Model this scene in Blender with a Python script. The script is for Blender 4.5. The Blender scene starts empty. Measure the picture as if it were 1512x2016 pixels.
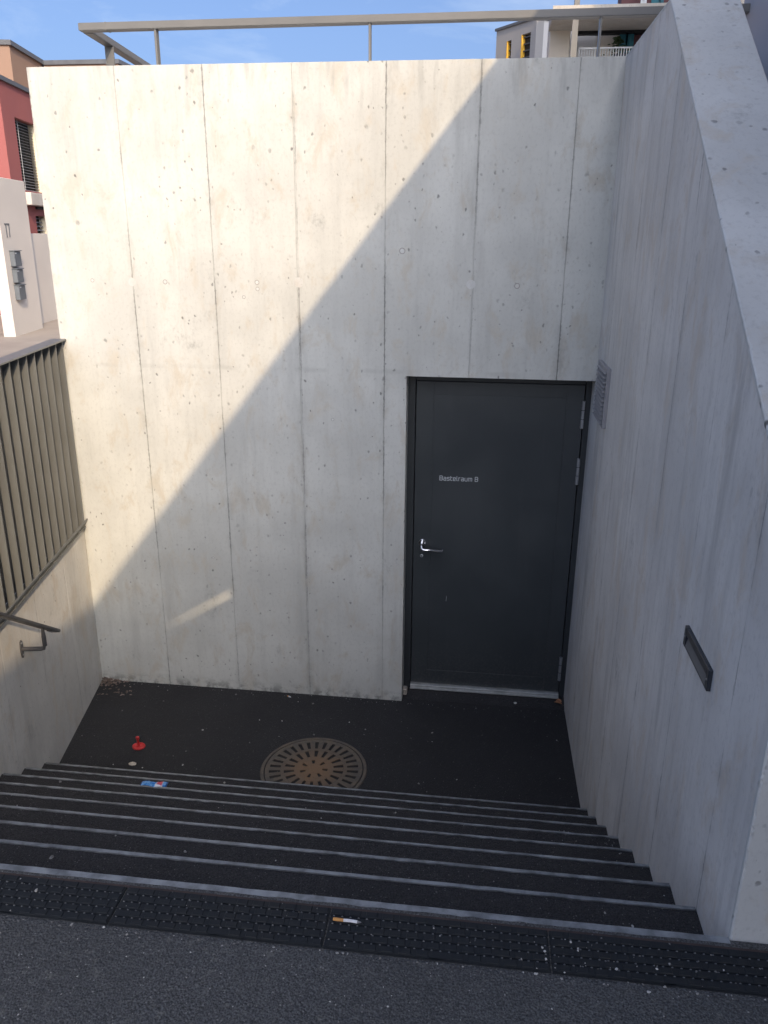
import bpy, bmesh, math, random
from mathutils import Vector, Matrix
random.seed(7)
S = bpy.context.scene
COL = S.collection

# ------------------------------------------------------------------ camera
FPX = 1561.2073
CAMP = Vector((2.6711, -4.8577, 3.1019))
_p, _y, _r = 0.3327, -0.1190, 0.0068
FW = Vector((math.sin(_y)*math.cos(_p), math.cos(_y)*math.cos(_p), -math.sin(_p)))
RT0 = Vector((math.cos(_y), -math.sin(_y), 0)); UP0 = RT0.cross(FW)
RT = RT0*math.cos(_r) + UP0*math.sin(_r); UP = UP0*math.cos(_r) - RT0*math.sin(_r)
cd = bpy.data.cameras.new('camera'); cam = bpy.data.objects.new('camera', cd); COL.objects.link(cam)
cd.sensor_fit = 'VERTICAL'; cd.sensor_height = 24.0; cd.lens = 24.0*FPX/2016.0
cd.clip_start = 0.05; cd.clip_end = 3000
M3 = Matrix((RT, UP, -FW)).transposed()
cam.matrix_world = Matrix.Translation(CAMP) @ M3.to_4x4()
S.camera = cam

# ------------------------------------------------------------------ world, sun, exposure
SUN = Vector((-0.53, 1.0, -0.671)).normalized()
w = bpy.data.worlds.new('World'); S.world = w; w.use_nodes = True
nt = w.node_tree; nt.nodes.clear()
out = nt.nodes.new('ShaderNodeOutputWorld'); bg = nt.nodes.new('ShaderNodeBackground')
sky = nt.nodes.new('ShaderNodeTexSky'); sky.sky_type = 'NISHITA'; sky.sun_disc = False
sky.sun_elevation = math.asin(-SUN.z); sky.sun_rotation = math.atan2(-SUN.x, -SUN.y)
sky.air_density = 0.62; sky.dust_density = 8.0; sky.ozone_density = 4.0; sky.altitude = 400
bg.inputs['Strength'].default_value = 0.15
# thin cirrus wisps
tc = nt.nodes.new('ShaderNodeTexCoord'); mp = nt.nodes.new('ShaderNodeMapping')
mp.inputs['Scale'].default_value = (3.0, 3.0, 9.0); mp.inputs['Rotation'].default_value = (0.2, 0.3, 0.5)
ns = nt.nodes.new('ShaderNodeTexNoise'); ns.inputs['Scale'].default_value = 1.6; ns.inputs['Detail'].default_value = 7
ns.inputs['Roughness'].default_value = 0.62; ns.inputs['Distortion'].default_value = 0.6
rp = nt.nodes.new('ShaderNodeMapRange'); rp.inputs['From Min'].default_value = 0.52; rp.inputs['From Max'].default_value = 0.80
rp.inputs['To Max'].default_value = 0.34
mx = nt.nodes.new('ShaderNodeMix'); mx.data_type = 'RGBA'; mx.inputs['B'].default_value = (3.0, 3.5, 4.2, 1)
L_ = nt.links.new
L_(tc.outputs['Generated'], mp.inputs['Vector']); L_(mp.outputs[0], ns.inputs['Vector']); L_(ns.outputs[0], rp.inputs['Value'])
L_(rp.outputs[0], mx.inputs[0]); L_(sky.outputs[0], mx.inputs['A']); L_(mx.outputs['Result'], bg.inputs[0]); L_(bg.outputs[0], out.inputs[0])
sl = bpy.data.lights.new('sun', 'SUN'); sl.energy = 2.0; sl.angle = math.radians(0.53); sl.color = (1.0, 0.76, 0.50)
so = bpy.data.objects.new('sun', sl); COL.objects.link(so)
so.rotation_euler = SUN.to_track_quat('-Z', 'Y').to_euler(); so.location = (6, -12, 12)
S.view_settings.view_transform = 'Standard'; S.view_settings.look = 'None'
S.view_settings.gamma = 1.0; S.view_settings.use_curve_mapping = False
S.view_settings.exposure = 0.87
S.render.engine = 'CYCLES'

# ------------------------------------------------------------------ pixel helpers (photo pixels, 1512 x 2016)
def ray(u, v): return (RT*((u-756)/FPX) + UP*((1008-v)/FPX) + FW).normalized()
def pl(u, v, n, p):
    q = ray(u, v); n = Vector(n); return CAMP + q*((Vector(p)-CAMP).dot(n)/q.dot(n))
def atY(u, v, y): return pl(u, v, (0,1,0), (0,y,0))
def atX(u, v, x): return pl(u, v, (1,0,0), (x,0,0))
def atZ(u, v, z): return pl(u, v, (0,0,1), (0,0,z))

# ------------------------------------------------------------------ material helpers
class G:
    def __init__(s, name):
        s.m = bpy.data.materials.new(name); s.m.use_nodes = True; s.t = s.m.node_tree; s.t.nodes.clear()
        s.o = s.t.nodes.new('ShaderNodeOutputMaterial'); s.b = s.t.nodes.new('ShaderNodeBsdfPrincipled')
        s.t.links.new(s.b.outputs[0], s.o.inputs[0])
        s.pos = s.t.nodes.new('ShaderNodeNewGeometry').outputs['Position']
    def put(s, sock, v):
        if hasattr(v, 'links'): s.t.links.new(v, sock)
        else:
            if isinstance(v, tuple) and len(v) == 3 and sock.type == 'RGBA': v = (*v, 1)
            sock.default_value = v
    def m_(s, op, a, b=0.0, c=0.0):
        n = s.t.nodes.new('ShaderNodeMath'); n.operation = op
        s.put(n.inputs[0], a); s.put(n.inputs[1], b); s.put(n.inputs[2], c); return n.outputs[0]
    def vscale(s, v, sc, loc=(0,0,0)):
        n = s.t.nodes.new('ShaderNodeMapping'); s.put(n.inputs['Vector'], v); n.inputs['Scale'].default_value = sc
        n.inputs['Location'].default_value = loc; return n.outputs[0]
    def noise(s, v, scale, detail=4, rough=0.55, dist=0.0):
        n = s.t.nodes.new('ShaderNodeTexNoise'); s.put(n.inputs['Vector'], v); n.inputs['Scale'].default_value = scale
        n.inputs['Detail'].default_value = detail; n.inputs['Roughness'].default_value = rough
        n.inputs['Distortion'].default_value = dist; return n.outputs[0]
    def vor(s, v, scale):
        n = s.t.nodes.new('ShaderNodeTexVoronoi'); s.put(n.inputs['Vector'], v); n.inputs['Scale'].default_value = scale
        sp = s.t.nodes.new('ShaderNodeSeparateColor'); s.t.links.new(n.outputs['Color'], sp.inputs[0])
        return n.outputs['Distance'], sp.outputs[0], sp.outputs[1]
    def mr(s, v, a, b, c=0.0, d=1.0):
        n = s.t.nodes.new('ShaderNodeMapRange'); n.interpolation_type = 'SMOOTHSTEP'
        s.put(n.inputs[0], v); s.put(n.inputs[1], a); s.put(n.inputs[2], b); s.put(n.inputs[3], c); s.put(n.inputs[4], d); return n.outputs[0]
    def mix(s, f, a, b, mode='MIX'):
        n = s.t.nodes.new('ShaderNodeMix'); n.data_type = 'RGBA'; n.blend_type = mode
        s.put(n.inputs[0], f); s.put(n.inputs['A'], a); s.put(n.inputs['B'], b); return n.outputs['Result']
    def xyz(s):
        n = s.t.nodes.new('ShaderNodeSeparateXYZ'); s.t.links.new(s.pos, n.inputs[0]); return n.outputs
    def bump(s, h, strength=0.3, dist=0.01):
        n = s.t.nodes.new('ShaderNodeBump'); n.inputs['Strength'].default_value = strength; n.inputs['Distance'].default_value = dist
        s.t.links.new(h, n.inputs['Height']); s.t.links.new(n.outputs[0], s.b.inputs['Normal'])
    def fin(s, col, rough=0.8, metal=0.0, spec=0.5):
        s.put(s.b.inputs['Base Color'], col); s.put(s.b.inputs['Roughness'], rough); s.b.inputs['Metallic'].default_value = metal
        s.b.inputs['Specular IOR Level'].default_value = spec; return s.m

def concrete(name, base, axis=None, c0=0.0, per=0.52, streak=1.0, pits=1.0, joints=1.0, line_z=None, off=(0,0,0), low_dirt=None, drip_z=None):
    g = G(name); X, Y, Z = g.xyz(); P = g.vscale(g.pos, (1,1,1), off)
    b = Vector(base); vert = streak > 1.3
    big = g.noise(P, 1.7, 3, 0.6)
    mid = g.noise(g.vscale(P, (1,1,0.5)), 7.5, 5, 0.68, 0.5)
    st = g.noise(g.vscale(P, (1,1,0.05)), 15, 3, 0.65)
    st2 = g.noise(g.vscale(P, (1,1,0.13)), 5.5, 4, 0.68)
    fine = g.noise(g.vscale(P, (1,1,0.7)), 55, 4, 0.75)
    col = g.mix(g.mr(big, 0.34, 0.66), tuple(b*0.90), tuple(b*1.05))
    warm = tuple(Vector((b.x*0.89, b.y*0.825, b.z*0.75)))
    col = g.mix(g.m_('MULTIPLY', g.mr(mid, 0.50, 0.70), 0.80), col, warm)
    col = g.mix(g.m_('MULTIPLY', g.mr(st, 0.50, 0.74), 0.22*streak), col, tuple(b*0.70))
    col = g.mix(g.m_('MULTIPLY', g.mr(st2, 0.50, 0.74), 0.44*streak), col, tuple(b*0.68))
    col = g.mix(g.mr(fine, 0.48, 0.74, 0.0, 0.34), col, tuple(b*0.58))
    # irregular blow holes in clusters
    clus = g.mr(g.noise(P, 2.6, 3, 0.65), 0.40, 0.64)
    nz = g.t.nodes.new('ShaderNodeTexNoise'); nz.inputs['Scale'].default_value = 34; nz.inputs['Detail'].default_value = 2
    g.t.links.new(P, nz.inputs['Vector'])
    wv = g.t.nodes.new('ShaderNodeVectorMath'); wv.operation = 'MULTIPLY_ADD'; wv.inputs[1].default_value = (0.022,)*3
    g.t.links.new(nz.outputs['Color'], wv.inputs[0]); g.t.links.new(P, wv.inputs[2])
    hs = None
    for sc, lim, sz, zs in (((9, 0.30, 0.125, 0.8), (25, 0.25, 0.24, 0.75)) if not vert else ((11, 0.50, 0.13, 0.22), (28, 0.25, 0.22, 0.15))):
        d, r1, r2 = g.vor(g.vscale(wv.outputs[0], (1,1,zs)), sc)
        thr = g.m_('MULTIPLY', g.m_('MAXIMUM', g.m_('SUBTRACT', r1, lim), 0.0), sz*pits/(1-lim))
        hole = g.m_('MULTIPLY', g.mr(d, g.m_('MULTIPLY', thr, 0.45), g.m_('ADD', thr, 0.02), 1.0, 0.0), g.m_('GREATER_THAN', thr, 0.012))
        hole = g.m_('MULTIPLY', hole, g.m_('ADD', g.m_('MULTIPLY', g.m_('MULTIPLY', clus, g.mr(r2, 0.0, 0.6, 0.4, 1.0)), 0.85), 0.22))
        hs = hole if hs is None else g.m_('MAXIMUM', hs, hole)
    col = g.mix(g.m_('MULTIPLY', hs, 0.92), col, tuple(b*0.20))
    sm = g.m_('MULTIPLY', g.mr(g.noise(g.vscale(P, (1,1,0.6), (5,3,1)), 4.6, 4, 0.7), 0.60, 0.80), g.mr(fine, 0.30, 0.70))
    col = g.mix(g.m_('MULTIPLY', sm, 0.95), col, tuple(b*0.52))
    if axis is not None:
        c = (X, Y)[axis]
        wob = g.m_('MULTIPLY', g.m_('SUBTRACT', g.noise(P, 9, 2), 0.5), 0.0045)
        f = g.m_('ADD', g.m_('DIVIDE', g.m_('SUBTRACT', g.m_('ADD', c, wob), c0), per), 0.5)
        f = g.m_('MULTIPLY', g.m_('ABSOLUTE', g.m_('SUBTRACT', g.m_('FRACT', f), 0.5)), per)
        along = g.mr(g.noise(g.vscale(P, (1.2,1.2,1.0)), 2.2, 4, 0.65), 0.40, 0.60)
        rag = g.noise(P, 40, 3)
        wid = g.m_('ADD', 0.0006, g.m_('MULTIPLY', g.mr(rag, 0.42, 0.75), 0.0055))
        j1 = g.m_('MULTIPLY', g.mr(f, wid, g.m_('ADD', wid, 0.0035), 1.0, 0.0), g.m_('ADD', g.m_('MULTIPLY', along, 0.68), 0.06))
        j2 = g.m_('MULTIPLY', g.mr(f, 0.004, 0.045, 1.0, 0.0), g.m_('MULTIPLY', along, g.mr(mid, 0.38, 0.66)))
        col = g.mix(g.m_('MULTIPLY', j2, 0.34*joints), col, tuple(b*0.5))
        col = g.mix(g.m_('MULTIPLY', j1, 0.78*joints), col, tuple(b*0.27))
    if line_z is not None:
        dz = g.m_('ABSOLUTE', g.m_('SUBTRACT', g.m_('ADD', Z, g.m_('MULTIPLY', g.noise(P, 5, 2), 0.02)), line_z))
        col = g.mix(g.m_('MULTIPLY', g.mr(dz, 0.004, 0.022, 1.0, 0.0), g.mr(g.noise(P, 2.6, 4), 0.42, 0.66, 0.0, 0.36)), col, tuple(b*0.6))
    if drip_z is not None:
        dp = g.m_('MULTIPLY', g.mr(Z, drip_z-0.42, drip_z, 0.0, 1.0), g.mr(g.noise(g.vscale(P, (1,1,0.16)), 13, 3, 0.6), 0.50, 0.72))
        col = g.mix(g.m_('MULTIPLY', dp, 0.55), col, tuple(b*0.55))
    if low_dirt is not None:
        dirt = g.m_('MULTIPLY', g.mr(Z, low_dirt, low_dirt+0.10, 1.0, 0.0), g.mr(g.noise(P, 14, 3, 0.7), 0.42, 0.62))
        col = g.mix(g.m_('MULTIPLY', dirt, 0.75), col, tuple(b*0.30))
    h = g.m_('SUBTRACT', g.m_('ADD', g.m_('MULTIPLY', fine, 0.35), g.m_('MULTIPLY', mid, 0.4)), g.m_('MULTIPLY', hs, 1.2))
    g.bump(h, 0.35, 0.006)
    return g.fin(col, 0.85, 0, 0.30)

def asphalt(name, base, speck=0.5, dust=0.3, scale=1.0):
    g = G(name); b = Vector(base); P = g.pos
    n1 = g.noise(P, 2.2, 5, 0.6); n2 = g.noise(P, 210*scale, 3, 0.7); n3 = g.noise(P, 38, 4, 0.65)
    col = g.mix(g.mr(n2, 0.34, 0.68), tuple(b*0.45), tuple(b*1.6))
    col = g.mix(g.mr(n1, 0.35, 0.7, 0.0, 0.40), col, tuple(b*0.62))
    col = g.mix(g.m_('MULTIPLY', g.mr(n3, 0.56, 0.74), dust), col, tuple(Vector((b.x*2.3, b.y*2.2, b.z*2.0))))
    for sc, lim, th in ((130, 0.80, 0.30), (62, 0.90, 0.20)):
        d, r1, r2 = g.vor(P, sc*scale)
        s_ = g.m_('MULTIPLY', g.m_('MULTIPLY', g.m_('GREATER_THAN', r1, lim), g.mr(d, th*0.6, th, 1.0, 0.0)), g.mr(r2, 0.1, 1.0, 0.25, 1.0))
        col = g.mix(g.m_('MULTIPLY', s_, speck), col, (0.34, 0.33, 0.31))
    d, r1, r2 = g.vor(P, 150*scale)
    g.bump(g.m_('ADD', g.m_('MULTIPLY', d, -1.0), g.m_('MULTIPLY', n2, 0.8)), 0.75, 0.006)
    return g.fin(col, 0.78, 0, 0.4)

def paint(name, col, rough=0.45, metal=0.0, var=0.12, scale=6.0, bump=0.0, spec=0.5):
    g = G(name); b = Vector(col)
    n = g.noise(g.pos, scale, 5, 0.6); n2 = g.noise(g.pos, scale*14, 3, 0.6)
    c = g.mix(g.mr(n, 0.3, 0.7), tuple(b*(1-var)), tuple(b*(1+var*0.6)))
    c = g.mix(g.mr(n2, 0.62, 0.8, 0.0, var*1.5), c, tuple(b*0.6 + Vector((0.02,0.02,0.02))))
    if bump: g.bump(n2, bump, 0.002)
    return g.fin(c, g.mr(n, 0.3, 0.7, rough*0.85, min(1, rough*1.15)), metal, spec)

CB = (0.570, 0.580, 0.545)
M_back = concrete('concrete_back', CB, 0, 0.522, 0.5215, line_z=2.335, low_dirt=0.0, drip_z=4.02)
M_side = concrete('concrete_side', (0.69, 0.675, 0.645), 1, -1.93, 0.52, streak=1.9, pits=1.0, joints=0.95, off=(3.1,1.7,0.4))
M_left = concrete('concrete_left', (0.66, 0.645, 0.60), 1, -0.47, 0.51, streak=1.0, pits=0.5, joints=0.55, off=(7.7,2.3,1.1))
M_top = concrete('concrete_coping', (0.61, 0.62, 0.60), streak=0.3, pits=1.2, off=(1.3,9.1,2.2))
M_far = concrete('concrete_far', (0.50, 0.48, 0.44), streak=0.8, pits=0.5, off=(2,2,2))
M_core = paint('joint_shadow_mortar', (0.16,0.155,0.145), 0.9)
M_ring = paint('grey_mortar_ring', (0.34,0.335,0.31), 0.9)
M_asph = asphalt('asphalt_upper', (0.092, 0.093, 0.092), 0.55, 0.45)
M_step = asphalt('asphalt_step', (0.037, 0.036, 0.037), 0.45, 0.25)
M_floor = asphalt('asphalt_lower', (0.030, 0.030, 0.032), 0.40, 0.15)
M_path = paint('pale_paving', (0.33, 0.29, 0.25), 0.85, var=0.15, scale=1.5)
M_steel = paint('galvanised_steel', (0.36, 0.37, 0.38), 0.42, 0.75, var=0.25, scale=9)
M_nose = paint('dull_nosing_steel', (0.27, 0.285, 0.295), 0.55, 0.35, var=0.45, scale=16)
M_fence = paint('grey_coated_steel', (0.140, 0.145, 0.140), 0.42, 0.0, var=0.10, scale=3)
M_rail = paint('grey_rail_coating', (0.155, 0.155, 0.148), 0.40, 0.0, var=0.10, scale=3)
M_hand = paint('dark_handrail_coating', (0.062, 0.062, 0.064), 0.42, 0.0, var=0.12, scale=5)
def door_mat():
    g = G('anthracite_door_coating'); X, Y, Z = g.xyz(); P = g.pos
    n = g.noise(P, 2.5, 4, 0.6); sp = g.noise(P, 70, 3, 0.7); sv = g.noise(g.vscale(P, (1,1,0.08)), 14, 3, 0.6)
    c = g.mix(g.mr(n, 0.3, 0.7), (0.043, 0.050, 0.055), (0.050, 0.058, 0.063))
    c = g.mix(g.m_('MULTIPLY', g.mr(sv, 0.55, 0.75), 0.25), c, (0.065, 0.070, 0.074))
    foot = g.m_('MULTIPLY', g.mr(Z, 0.05, 0.55, 1.0, 0.0), g.mr(sp, 0.45, 0.72))
    c = g.mix(g.m_('MULTIPLY', foot, 0.55), c, (0.11, 0.105, 0.10))
    c = g.mix(g.m_('MULTIPLY', g.mr(sp, 0.68, 0.80), 0.30), c, (0.12, 0.12, 0.12))
    return g.fin(c, g.mr(n, 0.3, 0.7, 0.28, 0.42))
M_door = door_mat()
M_frame = paint('anthracite_frame_coating', (0.034, 0.040, 0.045), 0.40, 0.0, var=0.08, scale=2.2)
M_gasket = paint('black_gasket', (0.008, 0.008, 0.009), 0.7)
M_chrome = paint('polished_chrome', (0.72, 0.73, 0.75), 0.16, 1.0, var=0.05)
M_alu = paint('hinge_aluminium', (0.42, 0.44, 0.46), 0.35, 0.6, var=0.12)
M_sill = paint('threshold_aluminium', (0.46, 0.48, 0.47), 0.45, 0.35, var=0.22, scale=14)
M_letter = paint('pale_lettering', (0.62, 0.66, 0.68), 0.5)
M_vent = paint('grey_vent_paint', (0.31, 0.305, 0.315), 0.5, var=0.08)
M_black = paint('black_void', (0.012, 0.013, 0.015), 0.7)
M_light = paint('dark_fixture_coating', (0.030, 0.034, 0.042), 0.4)
M_lens = paint('grey_fixture_lens', (0.085, 0.092, 0.105), 0.30)
M_tile = paint('black_tactile_rubber', (0.009, 0.012, 0.015), 0.75, var=0.3, scale=12, bump=0.2)
M_nub = paint('worn_tile_nub', (0.20, 0.205, 0.21), 0.6)
M_rust = paint('rust_brown', (0.070, 0.048, 0.042), 0.85, var=0.4, scale=20)
M_white = paint('white_render', (0.60, 0.57, 0.53), 0.85, var=0.04, scale=1.0)
M_cream = paint('cream_render', (0.70, 0.64, 0.54), 0.85, var=0.03, scale=1.0)
M_red = paint('red_render', (0.285, 0.092, 0.088), 0.85, var=0.05, scale=1.0)
M_brown = paint('brown_render', (0.26, 0.175, 0.13), 0.85, var=0.05, scale=1.0)
M_trim = paint('grey_roof_trim', (0.10, 0.11, 0.125), 0.55)
M_blind = paint('silver_blind', (0.36, 0.37, 0.40), 0.4, 0.3)
M_jamb = paint('cream_jamb', (0.75, 0.68, 0.50), 0.8)
M_yellow = paint('yellow_jamb', (0.80, 0.47, 0.06), 0.7)
M_grey = paint('grey_render', (0.34, 0.34, 0.34), 0.85, var=0.04, scale=1.0)
M_lgrey = paint('light_grey_render', (0.62, 0.62, 0.61), 0.85, var=0.03, scale=1.0)
M_side_b = paint('lavender_plaster', (0.46, 0.45, 0.47), 0.85, var=0.05, scale=1.5)
M_dkred = paint('dark_red_cladding', (0.13, 0.05, 0.055), 0.7)
M_teal = paint('teal_panel', (0.02, 0.16, 0.21), 0.6)
M_mailbox = paint('slate_mailbox', (0.13, 0.15, 0.17), 0.45, 0.2)
M_redp = paint('red_plastic', (0.62, 0.045, 0.045), 0.35, var=0.15, scale=30)
M_leaf = paint('green_leaf', (0.04, 0.07, 0.025), 0.6)

def grime_cover():
    g = G('rusty_cast_iron'); P = g.pos; X, Y, Z = g.xyz()
    r = g.m_('SQRT', g.m_('ADD', g.m_('POWER', g.m_('SUBTRACT', X, 1.765), 2.0), g.m_('POWER', g.m_('SUBTRACT', Y, -0.835), 2.0)))
    n = g.noise(P, 14, 5, 0.65); n2 = g.noise(P, 110, 3)
    c = g.mix(g.mr(n, 0.35, 0.65), (0.105, 0.095, 0.082), (0.155, 0.125, 0.095))
    k = g.m_('MULTIPLY', g.mr(g.m_('ADD', r, g.m_('MULTIPLY', g.m_('SUBTRACT', n, 0.5), 0.3)), 0.02, 0.26, 1.0, 0.0), 0.85)
    c = g.mix(k, c, (0.25, 0.150, 0.080))
    c = g.mix(g.mr(n2, 0.5, 0.8, 0.0, 0.5), c, (0.05, 0.04, 0.035))
    g.bump(n2, 0.4, 0.003)
    return g.fin(c, 0.7, 0.15)
M_iron = grime_cover()
def wrapper_mat():
    g = G('printed_blue_foil'); X, Y, Z = g.xyz()
    t = g.m_('DIVIDE', g.m_('SUBTRACT', X, 1.06), 0.135)
    n = g.noise(g.pos, 60, 3)
    c = g.mix(g.mr(n, 0.4, 0.65), (0.03, 0.22, 0.62), (0.22, 0.48, 0.80))
    tt = g.m_('ADD', t, g.m_('MULTIPLY', g.m_('SUBTRACT', n, 0.5), 0.12))
    c = g.mix(g.m_('MULTIPLY', g.mr(tt, 0.56, 0.62), g.mr(tt, 0.80, 0.86, 1, 0)), c, (0.75, 0.78, 0.82))
    yy = g.m_('ADD', Y, g.m_('MULTIPLY', tt, 0.02))
    c = g.mix(g.m_('MULTIPLY', g.m_('MULTIPLY', g.mr(tt, 0.58, 0.64), g.mr(tt, 0.78, 0.84, 1, 0)), g.mr(yy, -1.672, -1.664)), c, (0.62, 0.05, 0.09))
    c = g.mix(g.mr(t, 0.94, 0.97), c, (0.02, 0.09, 0.30)); c = g.mix(g.mr(t, 0.03, 0.06, 1, 0), c, (0.02, 0.06, 0.25))
    return g.fin(c, 0.28, 0.1)
M_wrap = wrapper_mat()
def litter_mat(name, cols, sc):
    g = G(name); d, r1, r2 = g.vor(g.pos, sc)
    c = g.mix(g.m_('GREATER_THAN', r1, 0.4), cols[0], cols[1]); c = g.mix(g.m_('GREATER_THAN', r1, 0.75), c, cols[2])
    return g.fin(c, 0.8)
M_grit = litter_mat('pale_grit', ((0.34,0.33,0.31), (0.18,0.175,0.165), (0.55,0.54,0.51)), 35)
M_dry = litter_mat('dry_leaf', ((0.17,0.125,0.10), (0.27,0.215,0.18), (0.11,0.085,0.07)), 70)
M_peb = paint('pale_pebble', (0.60, 0.53, 0.43), 0.7, var=0.2, scale=60)
M_pebw = paint('white_pebble', (0.72, 0.71, 0.68), 0.7, var=0.15, scale=60)
M_filt = paint('cigarette_filter', (0.62, 0.30, 0.09), 0.8, var=0.15, scale=80)
M_paper = paint('cigarette_paper', (0.74, 0.74, 0.76), 0.8, var=0.1, scale=80)
M_ash = paint('cigarette_ash', (0.20, 0.20, 0.21), 0.9, var=0.3, scale=90)
M_curl = paint('orange_dry_leaf', (0.42, 0.20, 0.10), 0.7, var=0.2, scale=60)

# ------------------------------------------------------------------ mesh helpers
class MB:
    def __init__(s): s.v = []; s.f = []
    def add(s, vs, fs):
        k = len(s.v); s.v += [tuple(q) for q in vs]; s.f += [tuple(i+k for i in f) for f in fs]; return s
    def hexa(s, p):  # 8 points: bottom 4, top 4
        return s.add(p, [(0,3,2,1),(4,5,6,7),(0,1,5,4),(1,2,6,5),(2,3,7,6),(3,0,4,7)])
    def box(s, x0, x1, y0, y1, z0, z1, fn=None):
        p = [(x0,y0,z0),(x1,y0,z0),(x1,y1,z0),(x0,y1,z0),(x0,y0,z1),(x1,y0,z1),(x1,y1,z1),(x0,y1,z1)]
        if fn: p = [fn(*q) for q in p]
        return s.hexa(p)
    def prism(s, poly, fn, a, b):  # poly of (u,w); fn(u,w,d) -> point
        n = len(poly); vs = [fn(u,w_,a) for u,w_ in poly] + [fn(u,w_,b) for u,w_ in poly]
        return s.add(vs, [tuple(range(n)), tuple(range(2*n-1, n-1, -1))] + [(i, i+n, (i+1)%n+n, (i+1)%n) for i in range(n)])
    def bar(s, a, b, wd, ht, up=(0,0,1)):
        a = Vector(a); b = Vector(b); d = (b-a).normalized(); r = d.cross(Vector(up)).normalized(); u = r.cross(d)
        p = []
        for c in (a, b): p += [c - r*wd/2 - u*ht/2, c + r*wd/2 - u*ht/2, c + r*wd/2 + u*ht/2, c - r*wd/2 + u*ht/2]
        return s.hexa(p)
    def tube(s, pts, rad, n=10):
        pts = [Vector(q) for q in pts]; rs = rad if isinstance(rad, (list, tuple)) else [rad]*len(pts)
        vs = []; up = Vector((0.13,0.21,0.97))
        for i, c in enumerate(pts):
            d = (pts[min(i+1,len(pts)-1)] - pts[max(i-1,0)]).normalized(); r = d.cross(up).normalized(); u = r.cross(d)
            vs += [c + (r*math.cos(t) + u*math.sin(t))*rs[i] for t in [2*math.pi*k/n for k in range(n)]]
        fs = [(i*n+k, i*n+(k+1)%n, (i+1)*n+(k+1)%n, (i+1)*n+k) for i in range(len(pts)-1) for k in range(n)]
        fs += [tuple(range(n-1,-1,-1)), tuple(range((len(pts)-1)*n, len(pts)*n))]
        return s.add(vs, fs)
    def lathe(s, prof, c, n=24, fn=None):
        vs = []
        for r, z in prof:
            for k in range(n):
                t = 2*math.pi*k/n; q = (r*math.cos(t), r*math.sin(t), z)
                vs.append(fn(*q) if fn else (c[0]+q[0], c[1]+q[1], c[2]+q[2]))
        m = len(prof)
        fs = [(i*n+k, i*n+(k+1)%n, (i+1)*n+(k+1)%n, (i+1)*n+k) for i in range(m-1) for k in range(n)]
        fs += [tuple(range(n-1,-1,-1)), tuple(range((m-1)*n, m*n))]
        return s.add(vs, fs)
    def build(s, name, mat, parent=None, bevel=0.0, smooth=False, kind=None, seg=1):
        me = bpy.data.meshes.new(name); me.from_pydata(s.v, [], s.f); me.update()
        bm = bmesh.new(); bm.from_mesh(me)
        if bevel:
            bmesh.ops.remove_doubles(bm, verts=bm.verts, dist=1e-6)
            bmesh.ops.recalc_face_normals(bm, faces=bm.faces)
            es = [e for e in bm.edges if len(e.link_faces) == 2 and e.calc_face_angle(0) > 0.5]
            bmesh.ops.bevel(bm, geom=es, offset=bevel, segments=seg, affect='EDGES', clamp_overlap=True)
        else: bmesh.ops.recalc_face_normals(bm, faces=bm.faces)
        bm.to_mesh(me); bm.free()
        if smooth:
            for p in me.polygons: p.use_smooth = True
        mats = mat if isinstance(mat, list) else [mat]
        for m in mats: me.materials.append(m)
        o = bpy.data.objects.new(name, me); COL.objects.link(o)
        if parent: child(o, parent)
        if kind: o['kind'] = kind
        return o
def child(o, parent):
    o.parent = parent; o.matrix_parent_inverse = world_of(parent).inverted()
def world_of(o):
    m = Matrix.LocRotScale(o.location, o.rotation_euler, o.scale)
    return world_of(o.parent) @ o.matrix_parent_inverse @ m if o.parent else m
def tag(o, label, cat, group=None):
    o['label'] = label; o['category'] = cat
    if group: o['group'] = group
    return o
def thing(name, label, cat, loc, group=None):
    o = bpy.data.objects.new(name, None); COL.objects.link(o); o.location = loc; o.empty_display_size = 0.1
    return tag(o, label, cat, group)
def struct(o): o['kind'] = 'structure'; return o

# ------------------------------------------------------------------ main dimensions
XR, H, XD, HD = 3.3612, 4.0167, 2.2242, 2.3004
R_, T_, Y1 = 0.15992, 0.25535, -1.18176
ZT = 9*R_                       # street level
YF = -3.226                     # front of the flight / front end of the side wall
AL = 0.185                      # skew of the left wall
def LW(t, o, z): return Vector((math.sin(AL)*t + math.cos(AL)*o, -math.cos(AL)*t + math.sin(AL)*o, z))
def lx(y): return -math.tan(AL)*y          # inner face of the left wall at y
ZW = 1.215                      # top of the left wall

# ------------------------------------------------------------------ ground
gb = MB()
E_ = 260
gb.add([(-E_,-E_,ZT),(E_,-E_,ZT),(E_,YF-0.005,ZT),(-E_,YF-0.005,ZT)], [(0,1,2,3)])
gb.add([(XR+0.255,YF-0.005,ZT),(E_,YF-0.005,ZT),(E_,E_,ZT),(XR+0.255,E_,ZT)], [(0,1,2,3)])
wl0 = LW(-0.4,-0.24,0); wl1 = LW(3.35,-0.24,0)
zl = ZW-0.03
ground = struct(gb.build('ground', M_asph))
pv = MB()
pv.add([(-E_,YF-0.005,ZT),(-3.0,YF-0.005,ZT),(wl1.x,YF-0.005,ZT),(wl1.x-0.03,YF+0.5,zl),(wl0.x,0.36,zl),(wl0.x,E_,ZT),(-4.0,E_,ZT),(-E_,E_,ZT),(-3.5,3.0,ZT),(wl0.x,8.0,ZT)],
       [(0,1,8),(1,3,8),(1,2,3),(3,4,8),(4,9,8),(9,5,6),(9,6,8),(8,6,7),(0,8,7)])
struct(pv.build('path', M_path))

# lower landing
fb = MB(); fb.add([(lx(-1.3)-0.05,-1.3,0),(XR+0.02,-1.3,0),(XR+0.02,0.30,0),(-0.12,0.30,0)], [(0,1,2,3)])
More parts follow.
